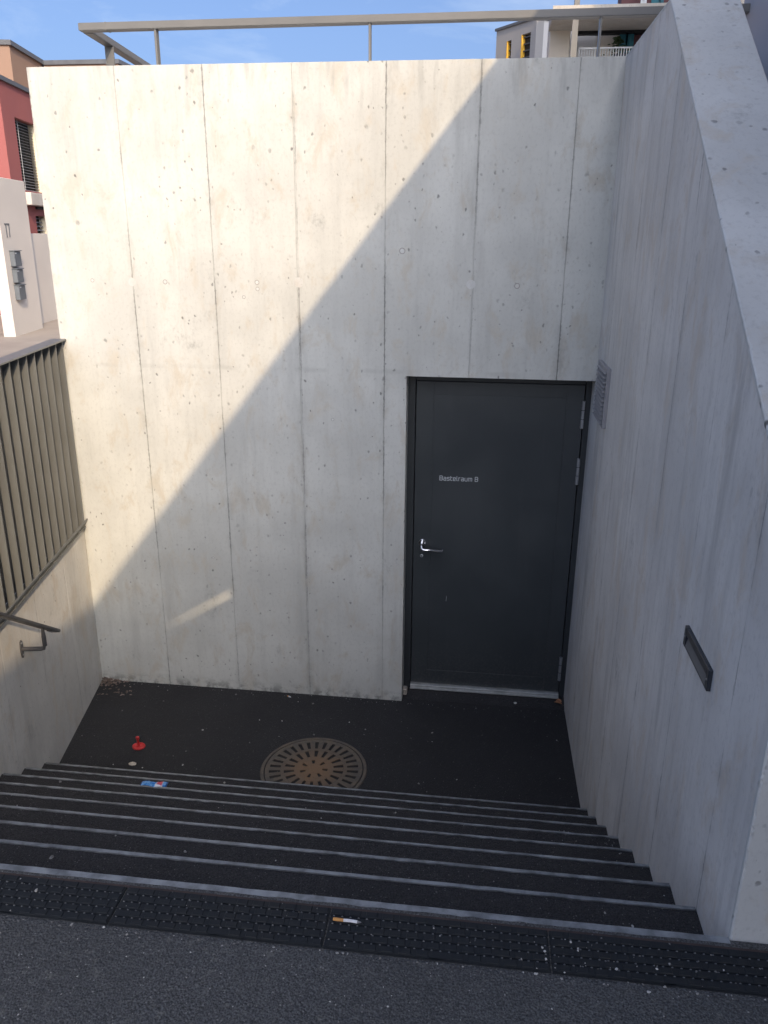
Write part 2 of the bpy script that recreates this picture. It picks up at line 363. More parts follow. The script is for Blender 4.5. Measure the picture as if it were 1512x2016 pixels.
# recess floor under the door, a little higher
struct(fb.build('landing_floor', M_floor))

# ------------------------------------------------------------------ staircase
stair = thing('staircase', 'dark asphalt stair flight with nine steel nosing strips down to the door', 'stairs', (2, -2.2, 0))
for k in range(9):
    y0 = Y1 - k*T_; z1 = (k+1)*R_; yb = y0 - T_ - 0.02
    if k == 8: yb = y0 - 0.045
    dz = 0.001*(-1)**k
    st = MB(); xl0, xl1 = lx(y0)-0.03, lx(yb)-0.03
    st.add([(xl0,y0,-0.02),(XR+0.02,y0,-0.02),(XR+0.02,yb,-0.02),(xl1,yb,-0.02),
            (xl0,y0,z1-0.004),(XR+0.02,y0,z1-0.004),(XR+0.02,yb,z1-0.004+dz),(xl1,yb,z1-0.004+dz)],
           [(0,3,2,1),(4,5,6,7),(0,1,5,4),(1,2,6,5),(2,3,7,6),(3,0,4,7)])
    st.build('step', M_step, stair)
    wd = 0.0085 if k < 6 else (0.0105 if k < 8 else 0.017)
    ns_ = MB(); jr = random.Random(100+k); nseg = 90; xa, xb = lx(y0)+0.01, XR-0.003
    prof = []
    for q in range(nseg+1):
        x = xa+(xb-xa)*q/nseg; e = jr.gauss(0, 0.0007) - (0.002 if jr.random() < 0.06 else 0); h = jr.gauss(0, 0.0004)
        prof.append([(x,y0+0.004,z1-0.030),(x,y0+0.004,z1-0.001+h),(x,y0+0.002,z1+0.001+h),(x,y0-wd-e,z1+0.001+h),(x,y0-wd-e,z1-0.030)])
    vs = [p for r in prof for p in r]
    ns_.add(vs, [(5*q+c, 5*q+(c+1)%5, 5*q+5+(c+1)%5, 5*q+5+c) for q in range(nseg) for c in range(5)] + [(0,1,2,3,4), tuple(5*nseg+c for c in (4,3,2,1,0))])
    ns_.build('nosing_strip', M_nose, stair)

# street level tactile tiles, children of the paved upper landing
up = MB(); up.add([(lx(YF)-0.02,-3.262,ZT-0.06),(XR+0.9,-3.262,ZT-0.06),(XR+0.9,-3.45,ZT-0.06),(lx(YF)-0.02,-3.45,ZT-0.06)], [(0,1,2,3)])
TY0, TY1 = -3.262, -3.385
tl = 0.5575
def tile_mesh():
    m = MB(); n = MB()
    m.box(0.002, tl-0.002, TY1, TY0, ZT-0.03, ZT+0.004)
    rows = 5; pr = (TY0-TY1)/rows
    cols = 13; pc = tl/cols
    for r in range(rows):
        yc = TY0 - pr*(r+0.5)
        sh = ((r*0.31) % 1.0)*pc*0.9
        m.box(0.004, tl-0.004, yc-pr*0.40, yc+pr*0.40, ZT+0.0035, ZT+0.0066)
        for c in range(cols):
            x0 = c*pc + sh + 0.005
            if c == 6 and r in (0, 4): continue
            x1 = min(x0 + pc - 0.010, tl-0.004)
            if x1-x0 < 0.012: continue
            z0, z1 = ZT+0.0035, ZT+0.0090; b = 0.0030; ya, yb = yc-pr*0.42, yc+pr*0.42
            m.add([(x0,ya,z0),(x1,ya,z0),(x1,yb,z0),(x0,yb,z0),(x0+b,ya+b,z1),(x1-b,ya+b,z1),(x1-b,yb-b,z1),(x0+b,yb-b,z1)],
                  [(4,5,6,7),(0,1,5,4),(1,2,6,5),(2,3,7,6),(3,0,4,7)])
        for c in range(cols*2):
            xx = (c+0.5)*pc/2
            if xx > tl-0.01: continue
            yy = yc + pr*0.5
            if yy > TY0-0.004: continue
            s = 0.0026
            n.add([(xx-s,yy-s,ZT+0.004),(xx+s,yy-s,ZT+0.004),(xx+s,yy+s,ZT+0.004),(xx-s,yy+s,ZT+0.004),(xx,yy,ZT+0.0085)], [(0,1,4),(1,2,4),(2,3,4),(3,0,4)])
    m.box(tl*0.475, tl*0.525, TY0-pr*0.9, TY0-pr*0.1, ZT+0.0035, ZT+0.0065)
    m.box(tl*0.475, tl*0.525, TY1+pr*0.1, TY1+pr*0.9, ZT+0.0035, ZT+0.0065)
    return m, n
tm, tn = tile_mesh()
t0 = tm.build('tactile_tile', M_tile, ground); n0 = tn.build('nub', M_nub, t0, kind='stuff')
x_first = 1.792 - 2*tl
t0.location.x = x_first
for i in range(1, 7):
    o = t0.copy(); COL.objects.link(o); o.location.x = x_first + i*tl
    c = n0.copy(); COL.objects.link(c); c.parent = o; c.matrix_parent_inverse = Matrix.Identity(4)
n0.matrix_parent_inverse = Matrix.Identity(4)
rs = MB(); rs.box(lx(YF), XR+0.6, -3.2625, -3.253, ZT-0.02, ZT+0.0015); rs.build('rust_joint', M_rust, ground)

# ------------------------------------------------------------------ back wall (formwork panels proud of a core)
bw = thing('concrete_back_wall', 'tall pale board-marked concrete wall with door opening, half in sunlight', 'wall', (1.7, 0.1, 0))
fX = lambda u, w_, d: (u, d, w_)
GAP = 0.0006
J = [0.0, 0.524, 1.041, 1.557, 2.085, 2.603, 3.128, XR+0.003]
for i in range(7):
    a, b = J[i] + (GAP if i else 0), J[i+1] - (GAP if i < 6 else 0)
    if b <= XD: poly = [(a,-0.05),(b,-0.05),(b,H),(a,H)]
    elif a < XD: poly = [(a,-0.05),(XD,-0.05),(XD,HD),(b,HD),(b,H),(a,H)]
    else: poly = [(a,HD),(b,HD),(b,H),(a,H)]
    MB().prism(poly, fX, 0.0, 0.030).build('panel', M_back, bw, bevel=0.0006)
cp = [(0.001,-0.05),(XD,-0.05),(XD,HD),(XR+0.003,HD),(XR+0.003,H-0.0015),(0.001,H-0.0015)]
MB().prism([(0.001,-0.05),(XD+0.001,-0.05),(XD+0.001,H-0.0015),(0.001,H-0.0015)], fX, 0.012, 0.36).build('wall_core', M_back, bw)
MB().prism([(XD-0.0,HD+0.001),(XR+0.003,HD+0.001),(XR+0.003,H-0.0015),(XD-0.0,H-0.0015)], fX, 0.0125, 0.359).build('lintel_core', M_back, bw)
# tie hole plugs, each in a dark annular joint
for u, v, rr in ((260,555,0.020),(588,556,0.024),(927,560,0.022),(182,552,0.010),(325,555,0.012),(506,556,0.012),(507,569,0.010),(480,585,0.009),(1018,563,0.014),(792,494,0.015),(655,826,0.008),(420,1098,0.007)):
    p = atY(u, v, 0); fP = lambda x,y,z,p=p: (p.x+x, -z, p.z+y)
    pg_ = MB().lathe([(rr*1.22,-0.003),(rr*1.22,0.0004),(rr*1.0,0.0005)], None, 18, fP).build('tie_hole', M_ring if rr < 0.018 else M_top, bw)
    MB().lathe([(rr*0.86,-0.002),(rr*0.86,0.0010),(rr*0.7,0.0012)], None, 18, fP).build('tie_plug', M_top, pg_)

# terrace mass behind the wall
tb = MB(); tb.box(0.02, 14, 0.37, 8.0, ZT-0.3, 3.25); struct(tb.build('terrace', M_far))

# ------------------------------------------------------------------ right side wall: sloped top
rw = thing('concrete_side_wall', 'shaded concrete side wall with sloping top right of the stairs', 'wall', (XR, -1.6, 0))
YA, YK, ZK = -1.076, -3.222, 2.44
def topz(y): return H if y >= YA else H + (ZK-H)*(YA-y)/(YA-YK)
fY = lambda u, w_, d: (XR + d, u, w_)
JY = [0.28] + [-0.37 - 0.52*i for i in range(6)] + [YF]
JY = [j for j in JY if j > YF+0.03] + [YF]
LIGHT = (-2.515, -2.798, 1.890, 1.957)
for i in range(len(JY)-1):
    a, b = JY[i] - (GAP if i else 0), JY[i+1] + (GAP if i < len(JY)-2 else 0)
    pts = [(a,-0.05),(b,-0.05),(b,topz(b))]
    if a > YA > b: pts.append((YA,H))
    pts.append((a,topz(a)))
    MB().prism(pts, fY, 0.0, 0.030).build('panel', M_side, rw, bevel=0.0006)
cpts = [(0.28,-0.05),(YF+0.001,-0.05),(YF+0.001,ZK-0.001),(YA,H-0.001),(0.28,H-0.001)]
MB().prism(cpts, lambda u,w_,d: (XR+d,u,w_), 0.012, 0.262).build('wall_core', M_top, rw, bevel=0.004)
# the sloped coping and front end, a skin 2 mm proud of the core
def coping(name, a, b):
    (ya,za),(yb,zb) = a, b; n = Vector((0, -(za-zb), ya-yb)); n = Vector((0, zb-za, ya-yb)).normalized()
    if n.z < -0.01: n = -n
    if abs(n.z) < 0.01: n = Vector((0,-1,0))
    cr = random.Random(int(za*100)); nseg = 110; m = MB(); vs = []
    for q in range(nseg+1):
        t = q/nseg; c = Vector((0, ya+(yb-ya)*t, za+(zb-za)*t)); e0 = cr.gauss(0,0.0011) + (0.004 if cr.random() < 0.07 else 0); e1 = cr.gauss(0,0.001)
        for x, off in ((XR-0.0012,-0.012),(XR-0.0012+e0*0.4,-0.001),(XR+0.003+e0,0.0025),(XR+0.258-e1,0.0025),(XR+0.2635,-0.002),(XR+0.2635,-0.012)):
            vs.append(Vector((x, c.y, c.z)) + n*off)
    m.add(vs, [(6*q+k, 6*q+(k+1)%6, 6*q+6+(k+1)%6, 6*q+6+k) for q in range(nseg) for k in range(6)] + [(0,1,2,3,4,5), tuple(6*nseg+k for k in (5,4,3,2,1,0))])
    m.build(name, M_top, rw)
coping('coping', (YA,H), (YK,ZK)); coping('end_face', (YF,ZK-0.002), (YF,-0.0+ZT-0.05)); coping('coping', (0.28,H), (YA-0.002,H))

# ------------------------------------------------------------------ left wall
lw = thing('concrete_low_wall', 'low concrete wall left of the stairs below the slatted fence', 'wall', LW(1.6,-0.1,0))
JL = [0.0, 0.47, 0.98, 1.50, 2.02, 2.54, 3.06, 3.45]
for i in range(len(JL)-1):
    a, b = JL[i] + (GAP if i else 0), JL[i+1] - GAP
    MB().box(a, b, -0.03, 0.0, -0.05, ZW, lambda t,o,z: LW(t,o,z)).build('panel', M_left, lw, bevel=0.0006)
MB().box(-0.45, 3.45, -0.25, -0.012, -0.05, ZW-0.0015, lambda t,o,z: LW(t,o,z)).build('wall_core', M_left, lw)
# ground fill between back wall end and left wall core
# ------------------------------------------------------------------ slatted fence on the left wall
fe = thing('slatted_fence', 'grey steel fence of upright flat bars on the low left wall', 'fence', LW(1.5,0,ZW))
F0, F1 = -0.048, 0.038
MB().prism([(F1-0.008,ZW+0.052),(F1,ZW+0.052),(F1,ZW+0.044),(0.0055,ZW-0.014),(0.0015,ZW-0.006),(0.0015,ZW+0.006)], lambda u,w_,d: LW(d,u,w_), 0.012, 3.3).build('bottom_rail', M_fence, fe)
MB().box(0.010, 3.3, F0-0.002, F1+0.003, 2.472, 2.482, LW).build('top_rail', M_fence, fe, bevel=0.0015)
sm_ = MB().box(-0.004, 0.004, F0+0.034, F1-0.0095, ZW+0.006, 2.4715, lambda t,o,z: LW(t,o,z)).build('slat', M_fence, fe, bevel=0.001)
MB().box(0.012, 3.29, F0-0.002, F0+0.002, ZW+0.007, 2.462, LW).build('gap_shade_sheet', M_hand, fe)  # added dark sheet, its colour stands in for shade between the slats
dv = LW(1,0,0)
sm_.location = dv*0.055
for i in range(1, 26):
    o = sm_.copy(); COL.objects.link(o); o.location = dv*(0.055 + 0.1255*i)
MB().box(0.03, 3.25, F0+0.004, F1-0.0105, ZW+0.0005, ZW+0.0055, LW).build('foot_plate', M_fence, fe)

# ------------------------------------------------------------------ handrail
hr = thing('handrail', 'grey flat handrail descending along the low left wall on a bent bracket', 'handrail', LW(1.2,0.13,1.0))
rA, rB = Vector((0.321,-1.022,0.952)), Vector((0.444,-1.677,1.386))
dr = (rB-rA).normalized()
MB().bar(rA, rA + dr*3.0, 0.042, 0.018).build('rail_bar', M_hand, hr, bevel=0.003, seg=2)
MB().bar(rA + Vector((0,0,-0.0125)) + dr*0.05, rA + Vector((0,0,-0.0125)) + dr*0.13, 0.03, 0.006).build('saddle_plate', M_hand, hr)
def bracket(t_plate):
    wl = LW(t_plate, 0, 0); tip = LW(t_plate, 0.13, 0)
    s_ = (rA.y - tip.y)/(-dr.y); zr = (rA + dr*s_).z
    zc = zr - 0.135
    o_ = MB()
    pts = [LW(t_plate,0.006,zc), LW(t_plate,0.105,zc), LW(t_plate,0.122,zc+0.004), LW(t_plate,0.13,zc+0.02), LW(t_plate,0.13,zc+0.075), LW(t_plate,0.13,zr-0.012)]
    o_.tube(pts, [0.0125,0.0125,0.0125,0.0125,0.0125,0.0075], 12)
    br = o_.build('bracket', M_hand, hr, smooth=False)
    pp = MB(); pp.prism([(-0.018,-0.012),(-0.012,-0.045),(0.0,-0.055),(0.012,-0.045),(0.018,-0.012),(0.018,0.012),(0.012,0.045),(0,0.055),(-0.012,0.045),(-0.018,0.012)],
             lambda u,w_,d: LW(t_plate+u, d, zc+w_), 0.0, 0.006).build('wall_plate', M_hand, br)
    for q in (-0.036, 0.036):
        MB().lathe([(0.006,0.006),(0.006,0.009),(0.003,0.0105)], None, 10, lambda x,y,z,q=q: LW(t_plate+x, z, zc+q+y)).build('screw', M_steel, br)
bracket(1.268); bracket(2.6)

# ------------------------------------------------------------------ guard rail on top of the back wall
gr = thing('guard_rail', 'grey steel guard rail running along the top of the concrete back wall', 'railing', (1.7, 0.2, H))
ZR = 4.252; YR = 0.20
gd = Vector((-math.tan(0.085), 1, 0)).normalized()
gA = Vector((0.262, YR, ZR)); 
MB().bar(gA + Vector((-0.004,0,0)), (9.0, YR, ZR+0.03), 0.062, 0.040).build('top_rail', M_rail, gr, bevel=0.003, seg=2)
MB().bar(gA + Vector((0.024,0.032,-0.001)), gA + Vector((0.024,0.032,-0.001)) + gd*6.0, 0.060, 0.040).build('side_rail', M_rail, gr, bevel=0.003, seg=2)
for xq in (0.717, 1.969, 3.236, 4.49, 5.74):
    zz = ZR - 0.0195 + 0.03*(xq-0.26)/8.7
    MB().box(xq-0.006, xq+0.006, YR-0.022, YR+0.022, H-0.3, zz).build('post', M_rail, gr, bevel=0.001)
for tq in (0.34, 1.75, 3.1):
    c = gA + Vector((0.024,0.032,0)) + gd*tq
    MB().box(c.x-0.028, c.x+0.028, c.y-0.006, c.y+0.006, H-0.7, ZR-0.021).build('post', M_rail, gr, bevel=0.001)
MB().box(gA.x+0.16, gA.x+0.166, YR-0.0325, YR+0.0325, ZR-0.0215, ZR+0.0215).build('joint_sleeve', M_rail, gr)

# ------------------------------------------------------------------ door
DY = 0.130
dr_ = thing('door', 'anthracite metal door with white lettering, chrome lever handle and three hinges', 'door', (2.8, DY, 0.05))
ZB, ZDT = 0.078, HD+0.06
MB().box(XD-0.02, 2.272, DY, DY+0.06, 0.03, ZDT).build('frame_jamb', M_frame, dr_, bevel=0.002)
MB().box(3.326, XR+0.01, DY, DY+0.06, 0.03, ZDT).build('frame_jamb', M_frame, dr_, bevel=0.002)
MB().box(2.2735, 3.3245, DY, DY+0.06, HD-0.045, ZDT).build('frame_head', M_frame, dr_, bevel=0.002)
leaf = MB().box(2.2765, 3.3215, DY+0.0045, DY+0.05, ZB+0.004, HD-0.048).build('door_leaf', M_door, dr_, bevel=0.002)
MB().box(2.26, 3.34, DY+0.052, DY+0.058, 0.0, HD).build('gasket', M_gasket, dr_)
# inset panel joint lines: thin raised face panel with a shadow gap
gx0, gx1, gz0, gz1 = 2.390, 3.214, 0.192, 2.172
MB().box(gx0+0.0035, gx1-0.0035, DY+0.0020, DY+0.0060, gz0+0.0035, gz1-0.0035).build('face_panel', M_door, leaf, bevel=0.0007)
for bx in ((2.2785,gx0-0.002,ZB+0.006,HD-0.05),(gx1+0.002,3.3195,ZB+0.006,HD-0.05)):
    MB().box(bx[0], bx[1], DY+0.0022, DY+0.0060, bx[2], bx[3]).build('face_stile', M_door, leaf, bevel=0.0007)
for bz in ((ZB+0.006,gz0-0.002),(gz1+0.002,HD-0.05)):
    MB().box(gx0+0.0, gx1-0.0, DY+0.0024, DY+0.0060, bz[0], bz[1]).build('face_rail', M_door, leaf, bevel=0.0007)
for za, zb in ((1.982,2.155),(1.616,1.787),(0.182,0.363)):
    hx = 3.318
    h_ = MB().tube([(hx,DY-0.008,za),(hx,DY-0.008,zb)], 0.0105, 14).build('hinge', M_alu, dr_)
    for q in (0.34, 0.67):
        zz = za+(zb-za)*q
        MB().tube([(hx,DY-0.008,zz-0.0015),(hx,DY-0.008,zz+0.0015)], 0.0112, 14).build('hinge_ring', M_gasket, h_)
fD = lambda cx, cz: (lambda x,y,z: (cx+x, DY+0.002-z, cz+y))
# lever handle
hd = MB().lathe([(0.0255,0),(0.0255,0.006),(0.022,0.009),(0.0095,0.0095),(0.0095,0.045)], None, 24, fD(2.335,1.160)).build('lever_handle', M_chrome, dr_)
MB().tube([(2.335,DY-0.040,1.162),(2.335,DY-0.050,1.150),(2.337,DY-0.057,1.138),(2.346,DY-0.060,1.132),(2.362,DY-0.060,1.130),(2.475,DY-0.060,1.130)], [0.010,0.010,0.010,0.0105,0.0105,0.0105], 14).build('lever', M_chrome, hd, smooth=True)
MB().tube([(2.475,DY-0.060,1.130),(2.477,DY-0.060,1.138),(2.477,DY-0.050,1.1405)], 0.006, 8).build('lever_tip', M_chrome, hd)
ke = MB().lathe([(0.011,0),(0.011,0.004),(0.008,0.005)], None, 18, fD(2.334,1.065)).build('lock_cylinder', M_alu, dr_)
MB().box(2.3325, 2.3355, DY-0.0045, DY-0.0028, 1.058, 1.072).build('key_slot', M_gasket, ke)
# threshold
MB().box(2.275, 3.322, DY-0.028, DY+0.03, 0.046, 0.0775).build('threshold', M_sill, dr_, bevel=0.002)
MB().box(2.275, 3.322, DY-0.036, DY-0.029, 0.048, 0.060).build('threshold_lip', M_sill, dr_, bevel=0.001)
# asphalt upstand below the threshold
up_ = MB(); up_.add([(XD+0.02,0.03,0.0005),(XR,0.03,0.0005),(XR,DY-0.02,0.046),(XD+0.045,DY-0.02,0.046),(XR,0.2,0.046),(XD+0.045,0.2,0.046)], [(0,1,2,3),(3,2,4,5)])
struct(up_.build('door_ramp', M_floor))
MB().box(XD-0.001, XD+0.030, 0.085, DY+0.02, -0.02, 0.045).build('mortar_lump', M_far, bw, bevel=0.006)

# lettering: squared strokes on a grid (x 0..4, y 0 baseline .. 6 cap)
GL = {
 'B': ([[(0,0),(0,6),(3.2,6),(4,5.2),(4,3.8),(3.3,3.1),(4,2.4),(4,0.8),(3.2,0),(0,0)],[(0,3.1),(3.3,3.1)]], 4),
 'a': ([[(0.3,4.3),(2.8,4.3),(3.5,3.6),(3.5,0),(0.7,0),(0,0.7),(0,1.7),(0.7,2.3),(3.5,2.3)]], 3.5),
 's': ([[(3.4,4.3),(0.7,4.3),(0,3.7),(0,2.8),(0.7,2.2),(2.8,2.2),(3.4,1.5),(3.4,0.7),(2.8,0),(0,0)]], 3.4),
 't': ([[(0,5.8),(0,0.8),(0.8,0),(2.2,0)],[(0,4.3),(2.2,4.3)]], 2.2),
 'e': ([[(0,2.2),(3.5,2.2),(3.5,3.6),(2.8,4.3),(0.7,4.3),(0,3.6),(0,0.7),(0.7,0),(3.2,0)]], 3.5),
 'l': ([[(0,6),(0,0.6),(0.6,0),(1,0)]], 1.0),
 'r': ([[(0,0),(0,4.3)],[(0,3.6),(0.7,4.3),(2.1,4.3)]], 2.1),
 'u': ([[(0,4.3),(0,0.7),(0.7,0),(3.5,0),(3.5,4.3)]], 3.5),
 'm': ([[(0,0),(0,4.3),(4.6,4.3),(5.2,3.7),(5.2,0)],[(2.6,4.3),(2.6,0)]], 5.2),
 ' ': ([], 1.2),
 '1': ([[(0,6),(1.3,6),(1.3,0)]], 1.3),
 '7': ([[(0,6),(3.0,6),(2.3,0)]], 3.0),
}
def lettering(text, fn, sx, sz, th, gap=1.25, d0=0.0, d1=0.001):
    m = MB(); x = 0.0; k = 0
    for ch in text:
        strokes, adv = GL[ch]
        for pts in strokes:
            for i in range(len(pts)-1):
                a = Vector(((x+pts[i][0])*sx, pts[i][1]*sz)); b = Vector(((x+pts[i+1][0])*sx, pts[i+1][1]*sz))
                d = (b-a).normalized(); n = Vector((-d.y, d.x))*th/2; a2 = a - d*th*0.5; b2 = b + d*th*0.5
                k += 1; e = 0.000012*(k % 9)
                m.prism([tuple(a2-n), tuple(b2-n), tuple(b2+n), tuple(a2+n)], fn, d0, d1+e)
        x += adv + gap
    return m, (x-gap)*sx
_, wtot = lettering('Bastelraum B', lambda u,w_,d: (u,d,w_), 1.0, 1.0, 0.1, 1.9)
sx_ = 0.247/wtot
lm, _ = lettering('Bastelraum B', lambda u,w_,d: (2.441+u, DY+0.0019-d, 1.605+w_), sx_, 0.0285/6, 0.0036, 1.9)
lm.build('lettering', M_letter, leaf)
# scuff marks on the leaf
MB().prism([(0,0),(0.003,0.0),(0.006,0.03),(0.003,0.045)], lambda u,w_,d: (2.508+u, DY+0.0019-d, 0.735+w_), 0, 0.0005).build('scuff', M_alu, leaf)

# ------------------------------------------------------------------ vent grille on the side wall
vg = thing('vent_grille', 'small grey louvred vent grille high on the side wall beside the door', 'vent', (XR-0.01, -0.36, 2.30))
VY0, VY1, VZ0, VZ1 = -0.17, -0.527, 2.130, 2.452
fV = lambda u, w_, d: (XR - d, u, w_)
for nm, bx in (('frame_side',(VY1,VY1+0.022,VZ0,VZ1)), ('frame_side',(VY0-0.022,VY0,VZ0,VZ1)), ('frame_top',(VY1+0.0225,VY0-0.0225,VZ1-0.022,VZ1)), ('frame_bottom',(VY1+0.0225,VY0-0.0225,VZ0,VZ0+0.022))):
    MB().prism([(bx[0],bx[2]),(bx[1],bx[2]),(bx[1],bx[3]),(bx[0],bx[3])], fV, -0.001, 0.020).build(nm, M_vent, vg, bevel=0.002)
MB().prism([(VY1+0.02,VZ0+0.02),(VY0-0.02,VZ0+0.02),(VY0-0.02,VZ1-0.02),(VY1+0.02,VZ1-0.02)], fV, 0.0005, 0.003).build('back_plate', M_black, vg)
nsl = 12
for i in range(nsl):
    z = VZ0 + 0.026 + (VZ1-VZ0-0.050)*i/(nsl-1)
    a, b = VY1+0.023, VY0-0.023
    MB().hexa([(XR-0.030,a,z-0.008),(XR-0.030,b,z-0.008),(XR-0.004,b,z+0.004),(XR-0.004,a,z+0.004),
               (XR-0.030,a,z-0.0055),(XR-0.030,b,z-0.0055),(XR-0.004,b,z+0.0065),(XR-0.004,a,z+0.0065)]).build('slat', M_vent, vg)

# ------------------------------------------------------------------ wall light in the side wall
wl_ = thing('wall_light', 'dark oblong wall light set low in the side wall above the stairs', 'light', (XR-0.004, -2.65, 1.92))
la, lb, lz0, lz1 = LIGHT
lf = MB()
for bx in ((lb,lb+0.022,lz0,lz1),(la-0.022,la,lz0,lz1)):
    MB().prism([(bx[0],bx[2]),(bx[1],bx[2]),(bx[1],bx[3]),(bx[0],bx[3])], fV, -0.001, 0.012).build('frame_end', M_light, wl_, bevel=0.0015)
MB().prism([(lb+0.0222,lz1-0.026),(la-0.0222,lz1-0.026),(la-0.0222,lz1),(lb+0.0222,lz1)], fV, -0.001, 0.0118).build('hood', M_light, wl_, bevel=0.0015)
MB().prism([(lb+0.0222,lz0),(la-0.0222,lz0),(la-0.0222,lz0+0.006),(lb+0.0222,lz0+0.006)], fV, -0.001, 0.0118).build('frame_bottom', M_light, wl_, bevel=0.0015)
MB().hexa([(XR-0.0105,lb+0.0225,lz0+0.006),(XR-0.0105,la-0.0225,lz0+0.006),(XR-0.0005,la-0.0225,lz0+0.006),(XR-0.0005,lb+0.0225,lz0+0.006),
           (XR-0.0035,lb+0.0225,lz1-0.026),(XR-0.0035,la-0.0225,lz1-0.026),(XR-0.0005,la-0.0225,lz1-0.026),(XR-0.0005,lb+0.0225,lz1-0.026)]).build('lens', M_lens, wl_)
for yy in (la-0.011, lb+0.011):
    MB().lathe([(0.0035,0.012),(0.0035,0.0135),(0.002,0.014)], None, 10, lambda x,y,z,yy=yy: (XR-z, yy+x, (lz0+lz1)/2+y)).build('screw', M_steel, wl_)

# ------------------------------------------------------------------ round drain cover
DC = (1.765, -0.835); DR = 0.325
dc = thing('drain_cover', 'round rusty cast iron drain cover with radial slots in the asphalt', 'drain cover', (DC[0], DC[1], 0))
def ring_cells(m, r0, r1, n, frac, ph, z):
    for k in range(n):
        a0 = 2*math.pi*(k+ph)/n; a1 = a0 + 2*math.pi/n*(1-frac)
        sub = max(1, int(28/n))
        for j in range(sub):
            t0, t1 = a0+(a1-a0)*j/sub, a0+(a1-a0)*(j+1)/sub
            P_ = lambda r, t, zz: (DC[0]+r*math.cos(t), DC[1]+r*math.sin(t), zz)
            m.add([P_(r0,t0,z),P_(r1,t0,z),P_(r1,t1,z),P_(r0,t1,z),P_(r0,t0,z-0.02),P_(r1,t0,z-0.02),P_(r1,t1,z-0.02),P_(r0,t1,z-0.02)],
                  [(0,1,2,3),(0,4,5,1),(3,2,6,7)])
def full_ring(m, r0, r1, z, n=72, z0=None):
    z0 = z if z0 is None else z0
    vs = []
    for k in range(n):
        t = 2*math.pi*k/n; c, s = math.cos(t), math.sin(t)
        vs += [(DC[0]+r0*c, DC[1]+r0*s, z), (DC[0]+r1*c, DC[1]+r1*s, z0)]
    m.add(vs, [(2*k, 2*k+1, (2*k+3) % (2*n), (2*k+2) % (2*n)) for k in range(n)])
zc = 0.007
m = MB()
full_ring(m, 0.001, 0.052, zc); ring_cells(m, 0.052, 0.086, 7, 0.28, 0.15, zc); full_ring(m, 0.086, 0.122, zc)
ring_cells(m, 0.122, 0.184, 18, 0.40, 0.0, zc); full_ring(m, 0.184, 0.206, zc); ring_cells(m, 0.206, 0.275, 30, 0.42, 0.3, zc); full_ring(m, 0.275, 0.300, zc)
full_ring(m, 0.300, 0.300, zc, 72, zc-0.02)
for r in (0.052, 0.086, 0.122, 0.184, 0.206, 0.275): full_ring(m, r, r, zc, 72, zc-0.02)
m.build('grate', M_iron, dc)
m = MB(); full_ring(m, 0.307, DR, zc-0.001); full_ring(m, DR, DR+0.004, zc-0.001, 72, 0.0); full_ring(m, 0.307, 0.307, zc-0.001, 72, zc-0.02)
m.build('rim', M_iron, dc)
m = MB(); full_ring(m, 0.0, DR, 0.002); m.build('shaft', M_gasket, dc)  # flat black disc, the darkness inside the slots is put into its colour

# ------------------------------------------------------------------ litter
tc_ = Vector((0.605, -0.755, 0.0))
tilt = Matrix.Rotation(0.07, 3, 'X')
rt_ = MB().lathe([(0.020,0.0),(0.040,0.001),(0.043,0.006),(0.041,0.012),(0.036,0.0125),(0.034,0.006),(0.010,0.007),(0.008,0.012),(0.0075,0.062),(0.0115,0.066),(0.0125,0.074),(0.010,0.082),(0.004,0.085)], None, 24,
    lambda x,y,z: tuple(tc_ + tilt @ Vector((x,y*0.8,z)))).build('red_plastic_peg', M_redp, smooth=True)
tag(rt_, 'small red plastic peg with a round base standing on the asphalt landing', 'plastic peg')
def blob(name, c, sx, sy, sz, mat, seed, rot=0.0):
    r = random.Random(seed); m = MB(); n = 10; rows = 5; vs = []
    ca, sa = math.cos(rot), math.sin(rot)
    prof = []
    for i in range(rows+1):
        ph = math.pi*i/rows
        for k in range(n):
            t = 2*math.pi*k/n; j = 1 + r.uniform(-0.13,0.13)
            x, y, z = math.sin(ph)*math.cos(t)*sx*j, math.sin(ph)*math.sin(t)*sy*j, -math.cos(ph)*sz
            vs.append((c[0]+x*ca-y*sa, c[1]+x*sa+y*ca, c[2]+sz+z))
    fs = [(i*n+k, i*n+(k+1)%n, (i+1)*n+(k+1)%n, (i+1)*n+k) for i in range(rows) for k in range(n)]
    return m.add(vs, fs).build(name, mat, smooth=True)
tag(blob('pebble', (0.642,-0.935,0.0), 0.024, 0.017, 0.009, M_peb, 3), 'pale beige pebble on the landing beside the lowest step', 'pebble')
tag(blob('pebble', (3.022,0.05,0.012), 0.011, 0.009, 0.007, M_pebw, 5), 'small white pebble in front of the door threshold', 'pebble')
